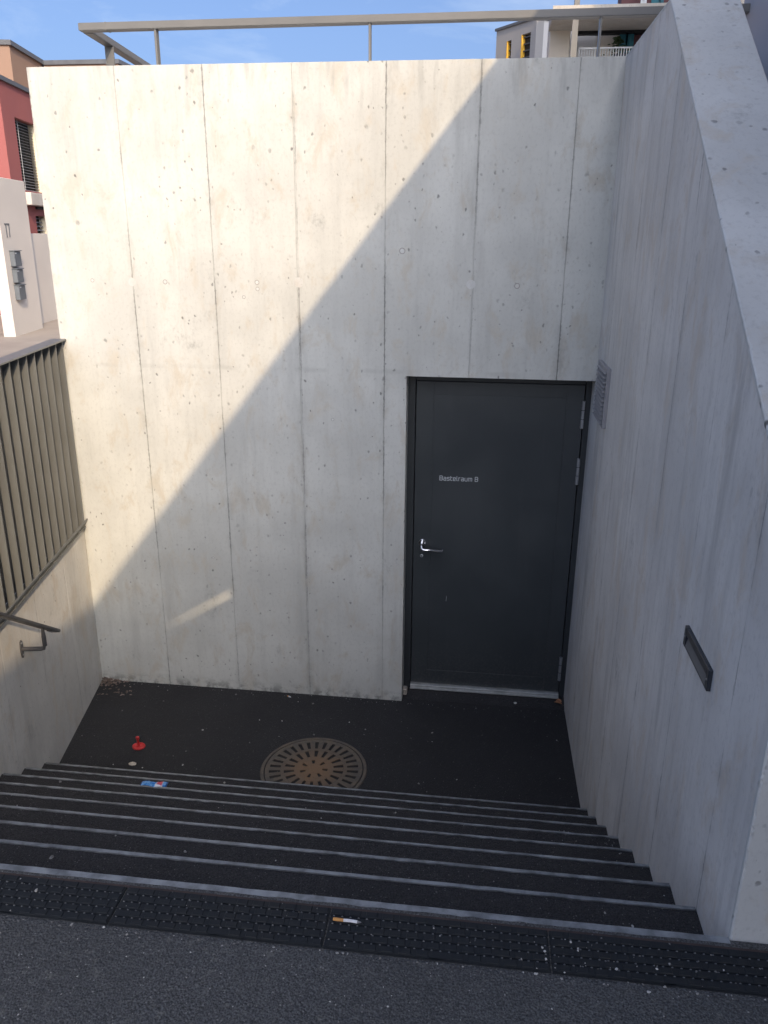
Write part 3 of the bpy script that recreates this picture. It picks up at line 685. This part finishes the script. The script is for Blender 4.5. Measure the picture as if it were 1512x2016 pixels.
# blue wrapper on the third tread
wb = MB(); zt3 = 3*R_-0.004
nx, ny = 16, 4; vs = []
wr = random.Random(4)
for i in range(nx+1):
    for j in range(ny+1):
        t, s_ = i/nx, j/ny
        x = 1.06 + 0.135*t; y = -1.695 + 0.036*s_ + 0.006*t + (0.004*math.sin(9*t) if 0.1 < t < 0.9 else 0)
        z = zt3 + 0.004 + 0.009*math.sin(math.pi*s_)*(0.3+0.7*math.sin(math.pi*t)) + wr.uniform(0,0.003)
        vs.append((x,y,z))
top = [(i*(ny+1)+j, (i+1)*(ny+1)+j, (i+1)*(ny+1)+j+1, i*(ny+1)+j+1) for i in range(nx) for j in range(ny)]
nv = len(vs); vs2 = vs + [(v[0], v[1], zt3+0.0015) for v in vs]
wb.add(vs2, top + [tuple(q+nv for q in reversed(f)) for f in top])
for i in range(nx): wb.f += [(i*(ny+1), i*(ny+1)+nv, (i+1)*(ny+1)+nv, (i+1)*(ny+1)), (i*(ny+1)+ny, (i+1)*(ny+1)+ny, (i+1)*(ny+1)+ny+nv, i*(ny+1)+ny+nv)]
for j in range(ny): wb.f += [(j, j+1, j+1+nv, j+nv), (nx*(ny+1)+j, nx*(ny+1)+j+nv, nx*(ny+1)+j+1+nv, nx*(ny+1)+j+1)]
tag(wb.build('snack_wrapper', M_wrap), 'flattened blue foil snack wrapper with white and red print on the stairs', 'wrapper')
# cigarette ends
def cigarette(name, label, a, b, rad, ends, group=None):
    a = Vector(a); b = Vector(b); o = thing(name, label, 'cigarette', a)
    f1 = a.lerp(b, 0.37)
    MB().tube([a, f1], rad, 10).build('filter', M_filt, o)
    if ends:
        f2 = a.lerp(b, 0.86)
        MB().tube([f1, a.lerp(b,0.6)+Vector((0,0.001,0)), f2], [rad*0.97, rad*0.9, rad*0.92], 10).build('paper', M_paper, o)
        MB().tube([f2, b], [rad*0.9, rad*0.35], 10).build('ash_tip', M_ash, o)
    else: MB().tube([f1, b], [rad*0.96, rad*0.8], 10).build('paper', M_paper, o)
zc_ = ZT+0.0095+0.0042
p1, p2 = atZ(656,1809,zc_), atZ(711,1816,zc_)
cigarette('cigarette_stub', 'half smoked cigarette with orange filter lying on the black tactile tiles', p1, p2, 0.0042, True)
p1 = atZ(566,1370,0.005); cigarette('cigarette_end', 'short orange cigarette end at the foot of the back wall', p1, p1+Vector((0.026,-0.012,0)), 0.005, False)
# dry leaf by the threshold
def leaf_quad(m, c, s, r, curl=0.4):
    a = r.uniform(0,6.28); tx = r.uniform(-0.5,0.5); ca, sa = math.cos(a), math.sin(a)
    pts = []
    for u_, v_ in ((-1,0),(-0.3,0.55),(0.5,0.42),(1,0),(0.5,-0.42),(-0.3,-0.55)):
        x, y = u_*s, v_*s; z = (abs(v_)*curl + 0.25*u_*tx)*s
        pts.append((c[0]+x*ca-y*sa, c[1]+x*sa+y*ca, c[2]+z))
    pts.append((c[0], c[1], c[2]-0.05*s))
    m.add(pts, [(i, (i+1)%6, 6) for i in range(6)])
lr = random.Random(11)
m = MB(); leaf_quad(m, (XR-0.045, 0.055, 0.040), 0.028, lr, 0.9); leaf_quad(m, (XR-0.040, 0.060, 0.052), 0.022, lr, 1.0)
tag(m.build('curled_leaf', M_curl), 'curled orange dry leaf at the hinge side of the door threshold', 'leaf')
m = MB()
for i in range(150):
    x = abs(lr.gauss(0,0.075)); y = -abs(lr.gauss(0,0.038)); 
    if i > 120: x = lr.uniform(0.02,0.26); y = -lr.uniform(0.01,0.22)
    x += lx(y) + 0.012
    leaf_quad(m, (x, y-0.008, 0.006+0.025*max(0,1-x/0.15)*lr.random()), lr.uniform(0.006,0.017), lr)
lo = m.build('leaf_litter', M_dry, kind='stuff'); tag(lo, 'heap of brown dry leaf crumbs in the corner of the landing', 'leaf litter')
# grit
def stone(m, c, s, r):
    h = s*r.uniform(0.3,0.7); a = r.uniform(0,6.28); e = r.uniform(0.5,1.0); n = 5; ca, sa = math.cos(a), math.sin(a)
    lo_, hi = [], []
    for k in range(n):
        t = 2*math.pi*k/n + r.uniform(-0.3,0.3); x, y = math.cos(t)*s, math.sin(t)*s*e
        x, y = x*ca-y*sa, x*sa+y*ca
        lo_.append((c[0]+x, c[1]+y, c[2])); hi.append((c[0]+x*0.6, c[1]+y*0.6, c[2]+h))
    m.add(lo_+hi, [tuple(range(n,2*n))] + [(k,(k+1)%n,(k+1)%n+n,k+n) for k in range(n)])
def surf_z(x, y):
    if y > Y1: return 0.0
    if y < TY0: return ZT+0.006 if y > TY1 else ZT+0.0005
    k = int((Y1-y)/T_); return (min(k,8)+1)*R_ - 0.003
gq = random.Random(21); m = MB()
def drop(x, y, s): stone(m, (x, y, surf_z(x,y)), s, gq)
for i in range(380):
    y = gq.uniform(-3.24, -0.02); x = gq.uniform(lx(y)+0.02, XR-0.02)
    drop(x, y, min(0.009, 0.0014/(0.12+gq.random())**1.0))
for i in range(90):
    y = -2.0 + gq.uniform(-1.2,0.9)*gq.random(); drop(XR-abs(gq.gauss(0,0.16))-0.02, y, gq.uniform(0.0015,0.0045))
for i in range(75):
    drop(3.02+gq.gauss(0,0.16), gq.uniform(TY1-0.005,TY0), gq.uniform(0.0018,0.0052))
for i in range(60):
    drop(gq.uniform(1.3,3.6), gq.uniform(TY1,TY0), gq.uniform(0.0015,0.0032))
for i in range(230):
    drop(gq.uniform(1.3,3.8), -3.39-abs(gq.gauss(0,0.2)), gq.uniform(0.0010,0.0030))
for i in range(60):
    drop(gq.uniform(1.4,3.7), TY1-0.004-abs(gq.gauss(0,0.008)), gq.uniform(0.0018,0.0045))
for i in range(120):
    y = -abs(gq.gauss(0,0.03))-0.004; drop(gq.uniform(0.05,XR-0.05), y, gq.uniform(0.0012,0.0035))
for u, v, k in ((1261,203,0.007),(191,163,0.009),(137,296,0.007)):   # a few larger stones seen in the photograph
    p = atZ(u/1.89, 1600+v/1.89, 8*R_ if v < 250 else ZT); drop(p.x, p.y, k)
go = m.build('grit', M_grit, kind='stuff'); tag(go, 'loose pale grit scattered over the steps and landing', 'grit')

# ------------------------------------------------------------------ tall side building on the right (casts the diagonal shadow)
XS = 4.0; ZE = 4.0167 + (XS-2.675)*1.265
sb = thing('neighbouring_building', 'smooth lavender grey plaster building wall behind the side wall', 'building', (XS+3, -8, ZT))
MB().box(XS, XS+7, -11.2, 0.30, ZT-0.2, 4.42).build('wall', M_side_b, sb)
# unseen sheets added on the roof, their sloping gap shaped to throw a light patch
yA, zA, yB, zB = -6.64, 4.905, -5.65, 4.552
fS = lambda u, w_, d: (XS+0.01+d, u, w_)
def slit_part(poly): MB().prism(poly, fS, 0.0, 0.012).build('added_slit_sheet', M_side_b, sb)
gA_, gB_ = 0.008, 0.046
slit_part([(-11.2,4.40),(yA-0.003,4.40),(yA-0.003,ZE),(-11.2,ZE)])
slit_part([(yB+0.003,4.40),(0.30,4.40),(0.30,ZE),(yB+0.003,ZE)])
slit_part([(yA,4.40),(yB,4.40),(yB,zB-gB_/2),(yA,zA-gA_/2)])
slit_part([(yA,zA+gA_/2),(yB,zB+gB_/2),(yB,ZE),(yA,ZE)])
MB().box(XS+6.8, XS+7, -11.2, 0.30, 4.42, 4.9).build('rear_parapet', M_side_b, sb)

MB().box(8.0, 15.0, 2.8, 9.0, ZT-0.2, 13.0).build('added_shade_block', M_side_b, sb)  # unseen volume added to cast shade on the balcony slab

# ------------------------------------------------------------------ background left: wall with number 17, red and brown house
TH = AL
D1 = Vector((-math.sin(TH), math.cos(TH), 0)); N1 = Vector((math.cos(TH), math.sin(TH), 0))
P17 = atZ(31, 663, ZT)
def BL(a, o, z): q = P17 + D1*a + N1*o; return Vector((q.x, q.y, z))
def onB(u, v, o=0.0):
    p = pl(u, v, N1, P17 + N1*o); return (p-P17).dot(D1), p.z
hw = thing('house_number_wall', 'tall white free-standing wall slab with number 17 and letterboxes', 'wall', BL(0.7,-0.1,ZT))
MB().box(0, 1.40, -0.20, 0, ZT-0.1, 4.02, BL).build('slab', M_white, hw, bevel=0.008)
a0, z0 = onB(5, 466); 
nm, _ = lettering('17', lambda u,w_,d: BL(0.19+u, d, 3.085+w_), 0.185/(1.3+1.25+3.0), 0.20/6, 0.020, 1.25, 0.0, 0.012)
nm.build('house_number', M_trim, hw)
for i, (za, zb) in enumerate(((2.60,2.86),(2.33,2.565),(2.04,2.295))):
    mb = thing('letterbox', ('top','middle','bottom')[i] + ' of three slate grey letterboxes on the number 17 wall', 'letterbox', BL(0.4,0.05,za), 'letterboxes on the white wall')
    s0 = 0.235 + 0.0*i; e0 = 0.52
    MB().box(s0, e0, 0.0, 0.085, za, zb-0.018, BL).build('box', M_mailbox, mb, bevel=0.004)
    MB().box(s0-0.01, e0+0.012, 0.0, 0.11, zb-0.014, zb, BL).build('lid', M_mailbox, mb, bevel=0.003)
    MB().box(s0+0.03, s0+0.10, 0.085, 0.088, zb-0.055, zb-0.035, BL).build('name_plate', M_letter, mb)
lowa, _ = onB(62, 460, -0.30)
gw = MB().box(1.0, 8.0, -0.55, -0.30, ZT-0.1, 3.14, BL).build('garden_wall', M_white, bevel=0.006)
tag(gw, 'lower white garden wall beyond the number 17 slab', 'wall')
MB().box(-7, 0.9, -1.05, -0.85, ZT-0.1, 2.6, BL)
# red house
rh = thing('red_house', 'red rendered house with grey roof edge and slatted window blinds', 'house', BL(3,-3,ZT))
O = -1.2
ac, _ = onB(10, 270, O)
zroof = 6.10
W1 = (onB(28,230,O)[0], onB(66,240,O)[0], onB(47,374,O)[1], onB(28,230,O)[1])
a1, a2, wz0, wz1 = W1[0], W1[1]+0.18, W1[2], W1[3]
b1, b2, vz0, vz1 = onB(70,425,O)[0], onB(88,440,O)[0]+0.25, 2.75, 3.53
END = 9.0
fB = lambda o0: (lambda u, w_, d: BL(u, o0+d, w_))
walls = [(ac,a1,ZT-0.1,zroof),(a1,a2,wz1,zroof),(a1,a2,vz1,wz0),(a1,b1,ZT-0.1,vz1),(a2,END,ZT-0.1,zroof),(b2,a2,ZT-0.1,vz1),(b1,b2,ZT-0.1,vz0)]
if b2 > a2: walls[5] = (a2, a2+0.001, ZT-0.1, ZT)
m = MB()
for q in walls:
    if q[1]-q[0] > 0.002: m.prism([(q[0],q[2]),(q[1],q[2]),(q[1],q[3]),(q[0],q[3])], fB(O), -0.22, 0.0)
m.build('wall', M_red, rh)
MB().box(ac+0.002, END-0.01, -7.0, O-0.221, ZT-0.1, zroof-0.01, BL).build('house_body', M_red, rh)
MB().box(ac-0.03, END, O-0.3, O+0.05, zroof+0.001, zroof+0.085, BL).build('roof_edge', M_trim, rh)
MB().box(ac-0.03, ac+0.3, -7.0, O-0.301, zroof+0.001, zroof+0.085, BL).build('roof_edge', M_trim, rh)
def window(q0, q1, z0, z1, n):
    wn = MB().box(q0, q1, O-0.215, O-0.205, z0, z1, BL).build('window', M_black, rh)
    for i in range(n):
        z = z0 + (z1-z0)*(i+0.35)/n; hh = (z1-z0)/n*0.42
        MB().hexa([BL(q0+0.01,O-0.175,z+hh*0.6), BL(q1-0.01,O-0.175,z+hh*0.6), BL(q1-0.01,O-0.105,z-hh*0.2), BL(q0+0.01,O-0.105,z-hh*0.2),
                   BL(q0+0.01,O-0.175,z+hh*0.6+0.006), BL(q1-0.01,O-0.175,z+hh*0.6+0.006), BL(q1-0.01,O-0.105,z-hh*0.2+0.006), BL(q0+0.01,O-0.105,z-hh*0.2+0.006)]).build('blind_slat', M_blind, wn)
    for t_ in (0.3,):
        x = q0+(q1-q0)*t_; MB().box(x-0.006, x+0.006, O-0.10, O-0.095, z0, z1, BL).build('ladder_cord', M_letter, wn)
    MB().box(q1-0.012, q1-0.001, O-0.20, O-0.002, z0, z1, BL).build('jamb', M_jamb, wn)
window(a1, a2, wz0, wz1, 24)
window(b1, b2, vz0, vz1, 9)
bz1, bz0 = onB(45,376,-1.0)[1], onB(50,402,-1.0)[1]
MB().box(ac+0.5, END, O+0.001, -1.0, bz0, bz1, BL).build('balcony_band', M_far, rh, bevel=0.01)
MB().box(b1+0.05, b2, O+0.001, O+0.05, vz1+0.14, vz1+0.19, BL).build('blind_box', M_black, rh)
# brown house behind
bh = thing('brown_house', 'brown rendered upper house with grey roof edge behind the red house', 'house', BL(8,-5,ZT))
OB = -3.0
c0_, zb_ = onB(18, 90, OB); c1_, _ = onB(82, 122, OB)
zbr = 7.90
MB().box(c0_, c1_+6, -14, OB, ZT, zbr, BL).build('wall', M_brown, bh)
MB().box(c0_-0.06, c1_+0.004, -14, OB+0.07, zbr+0.001, zbr+0.12, BL).build('roof_edge', M_trim, bh)
# cross wing facing the camera
p1 = pl(82,122,N1,P17+N1*OB); yq = p1.y
p2 = atY(232, 122, yq)
e1, e2 = p1, Vector((p2.x, yq, 0)); dirw = (e2-Vector((e1.x,e1.y,0))).normalized()
zw = (p1.z+p2.z)/2
def CW(a, o, z): q = Vector((p1.x,p1.y,0)) + dirw*a + Vector((-dirw.y,dirw.x,0))*o; return Vector((q.x,q.y,z))
wlen = (e2-Vector((e1.x,e1.y,0))).length
MB().box(0.05, wlen, 0, 5, ZT, zbr-0.01, CW).build('cross_wing', M_brown, bh)
MB().box(0.01, wlen+0.05, -0.05, 5, zbr-0.009, zbr+0.11, CW).build('roof_edge', M_trim, bh)

# ------------------------------------------------------------------ background right: grey house, terrace house
gh = thing('grey_house', 'grey house with yellow window jambs above the right of the wall', 'house', (3.4, 15, 3.2))
g1 = atY(1057, 36, 14.0); g0 = atZ(978, 62, g1.z); zg = g1.z
dg = Vector((g0.x-g1.x, g0.y-g1.y, 0)); lg = dg.length; dg.normalize(); ng = Vector((-dg.y, dg.x, 0))
if ng.x > 0: ng = -ng
def GH(a, o, z): q = Vector((g1.x,g1.y,0)) + dg*a + ng*o; return Vector((q.x,q.y,z))
def onG(u, v): p = pl(u, v, ng, g1); return (p-Vector((g1.x,g1.y,p.z))).dot(dg), p.z
ws = []
for (u0,v0,u1,v1) in ((1027,66,1045,115),(998,80,1007,115)):
    ws.append((onG(u1,v0)[0], onG(u0,v0)[0], 5.4, onG((u0+u1)/2,(v0+v0)/2)[1]))
m = MB(); prev = 0.0
for q0, q1, z0, z1 in ws:
    m.box(prev, q0, -0.2, 0, 3.0, zg, GH); m.box(q0, q1, -0.2, 0, z1, zg, GH); m.box(q0, q1, -0.2, 0, 3.0, z0, GH); prev = q1
m.box(prev, lg, -0.2, 0, 3.0, zg, GH)
m.build('side_wall', M_grey, gh)
MB().box(0.002, lg-0.002, -6, -0.201, 3.0, zg-0.005, GH).build('house_body', M_lgrey, gh)
MB().box(-0.0, 0.0015, -6, -0.201, 3.0, zg, GH)
MB().box(-0.03, lg+0.03, -6.0, 0.03, zg+0.001, zg+0.05, GH).build('roof_edge', M_trim, gh)
for q0, q1, z0, z1 in ws:
    wn = MB().box(q0, q1, -0.099, -0.088, z0, z1, GH).build('window', M_black, gh)
    MB().box(q1-0.022, q1-0.001, -0.087, 0.004, z0, z1, GH).build('jamb', M_yellow, wn)
    for i in range(14):
        z = z0 + (z1-z0)*(i+0.5)/14
        MB().box(q0+0.01, q1-0.03, -0.07, -0.04, z, z+0.02, GH).build('blind_slat', M_trim, wn)
m = MB(); g5 = GH(lg+0.01,-0.4,0); 
MB().box(lg+0.01, lg+1.2, -3, -0.5, 3.0, zg-0.42, GH).build('annex', M_grey, gh, bevel=0.01)

th = thing('terrace_house', 'modern terrace house with concrete balcony slab and dark red wall', 'house', (6, 13, 3.2))
def R(u, v, y): p = atY(u, v, y); return p.x, p.z
def rbox(name, mat, u0, v0, u1, v1, y, dep, parent=th, bevel=0.0):
    x0, za = R(u0, v0, y); x1, zb = R(u1, v1, y)
    return MB().box(min(x0,x1), max(x0,x1), y, y+dep, min(za,zb), max(za,zb)).build(name, mat, parent, bevel=bevel)
rbox('slab', M_far, 1089, 14, 1420, 26, 10.0, 0.95, bevel=0.01)
rbox('slab_edge', M_far, 1089, 11, 1420, 14.5, 9.97, 0.03)
rbox('header', M_black, 1130, 49, 1280, 64, 10.97, 0.15)
rbox('wall', M_lgrey, 1100, 60, 1175, 130, 11.3, 0.3)
rbox('wall', M_cream, 1176, 60, 1226, 130, 11.25, 0.3)
rbox('wall', M_dkred, 1240, 36, 1420, 130, 11.13, 0.5)
for u0, u1 in ((1221,1231),(1234,1243)): rbox('panel', M_teal, u0, 62, u1, 130, 11.06, 0.05)
rbox('upper_wall', M_dkred, 1229, -60, 1420, 10, 10.5, 0.45)
for u0, u1 in ((1288,1300),(1303,1306)): rbox('upper_window', M_teal, u0, -50, u1, 9, 10.45, 0.04)
for u0 in (1265, 1270): rbox('upper_post', M_letter, u0, -30, u0+2.5, 11, 10.2, 0.03)
MB().box(R(1089,11,10)[0], 12, 10, 22, 3.0, R(1100,112,12)[1]-0.7).build('base', M_far, th)
bal = thing('balcony_railing', 'thin white bar railing below the concrete slab at upper right', 'railing', (5.3, 10.6, 6.0))
x0, zt_ = R(1141, 94, 10.6); x1, _ = R(1250, 94, 10.6)
MB().box(x0, x1, 10.59, 10.61, zt_-0.02, zt_).build('top_rail', M_letter, bal)
bm0 = MB().box(-0.006, 0.006, 10.594, 10.606, zt_-0.9, zt_-0.021).build('bar', M_letter, bal); bm0.location.x = x0
for i in range(1, 22):
    o = bm0.copy(); COL.objects.link(o); o.location.x = x0 + (x1-x0)*i/21
cb = thing('cream_pillar', 'sunlit cream rendered pillar left of the slanted grey post', 'pillar', (3.6, 11, 3.2))
x0, z1_ = R(1084, 45, 10.9); x1, _ = R(1125, 45, 10.9)
MB().box(x0, x1, 10.9, 11.5, 3.2, z1_).build('shaft', M_cream, cb, bevel=0.01)
MB().box(x0+0.02, x0+0.34, 11.1, 11.3, z1_, z1_+0.02).build('cap', M_cream, cb)
ms = thing('grey_mast', 'tall grey steel post with a slanted brace above the wall', 'post', (4.1, 10.1, 3.2))
xm, zm = R(1135, 60, 10.1)
MB().bar((xm,10.1,3.2),(xm-0.04,10.1,9.0),0.085,0.085,(0,1,0)).build('post', M_rail, ms, bevel=0.004)
xb, zb_2 = R(1126, 105, 10.1); xt, zt2 = R(1131, 12, 10.1)
MB().bar((xb-0.01,10.0,3.3),(xt,10.0,zt2),0.04,0.04,(0,1,0)).build('brace', M_rail, ms)
# potted plant on the balcony
pt = thing('balcony_plant', 'small dark green potted plant behind the balcony railing', 'plant', (5.4, 10.9, 5.8))
xp, zp = R(1221, 108, 10.9); _, ztop = R(1219, 74, 10.9)
pr_ = random.Random(5); m = MB()
for i in range(130):
    t = pr_.random(); wv = 0.05 + 0.15*(1-t)
    c = (xp - 0.08*t + pr_.gauss(0,wv*0.6), 10.9+pr_.gauss(0,wv*0.5), zp + (ztop-zp)*t)
    leaf_quad(m, c, pr_.uniform(0.02,0.05), pr_, 0.8)
m.build('foliage', M_leaf, pt)
MB().tube([(xp,10.9,zp-0.1),(xp-0.03,10.9,zp+(ztop-zp)*0.5),(xp-0.08,10.9,ztop-0.03)], [0.012,0.008,0.003], 6).build('stem', M_leaf, pt)
MB().lathe([(0.09,-0.3),(0.12,0.0),(0.10,0.0)], (xp,10.9,zp), 14).build('pot', M_trim, pt)
# dark gap seen between side wall and neighbouring wall
xc = atY(1441, 10, 5.0).x
db = MB().box(xc, xc+3, 5.0, 7.0, 3.26, 6.6).build('roof_cabin', M_trim, bevel=0.02)
tag(db, 'dark grey roof cabin seen in the gap beside the lavender wall', 'cabin')
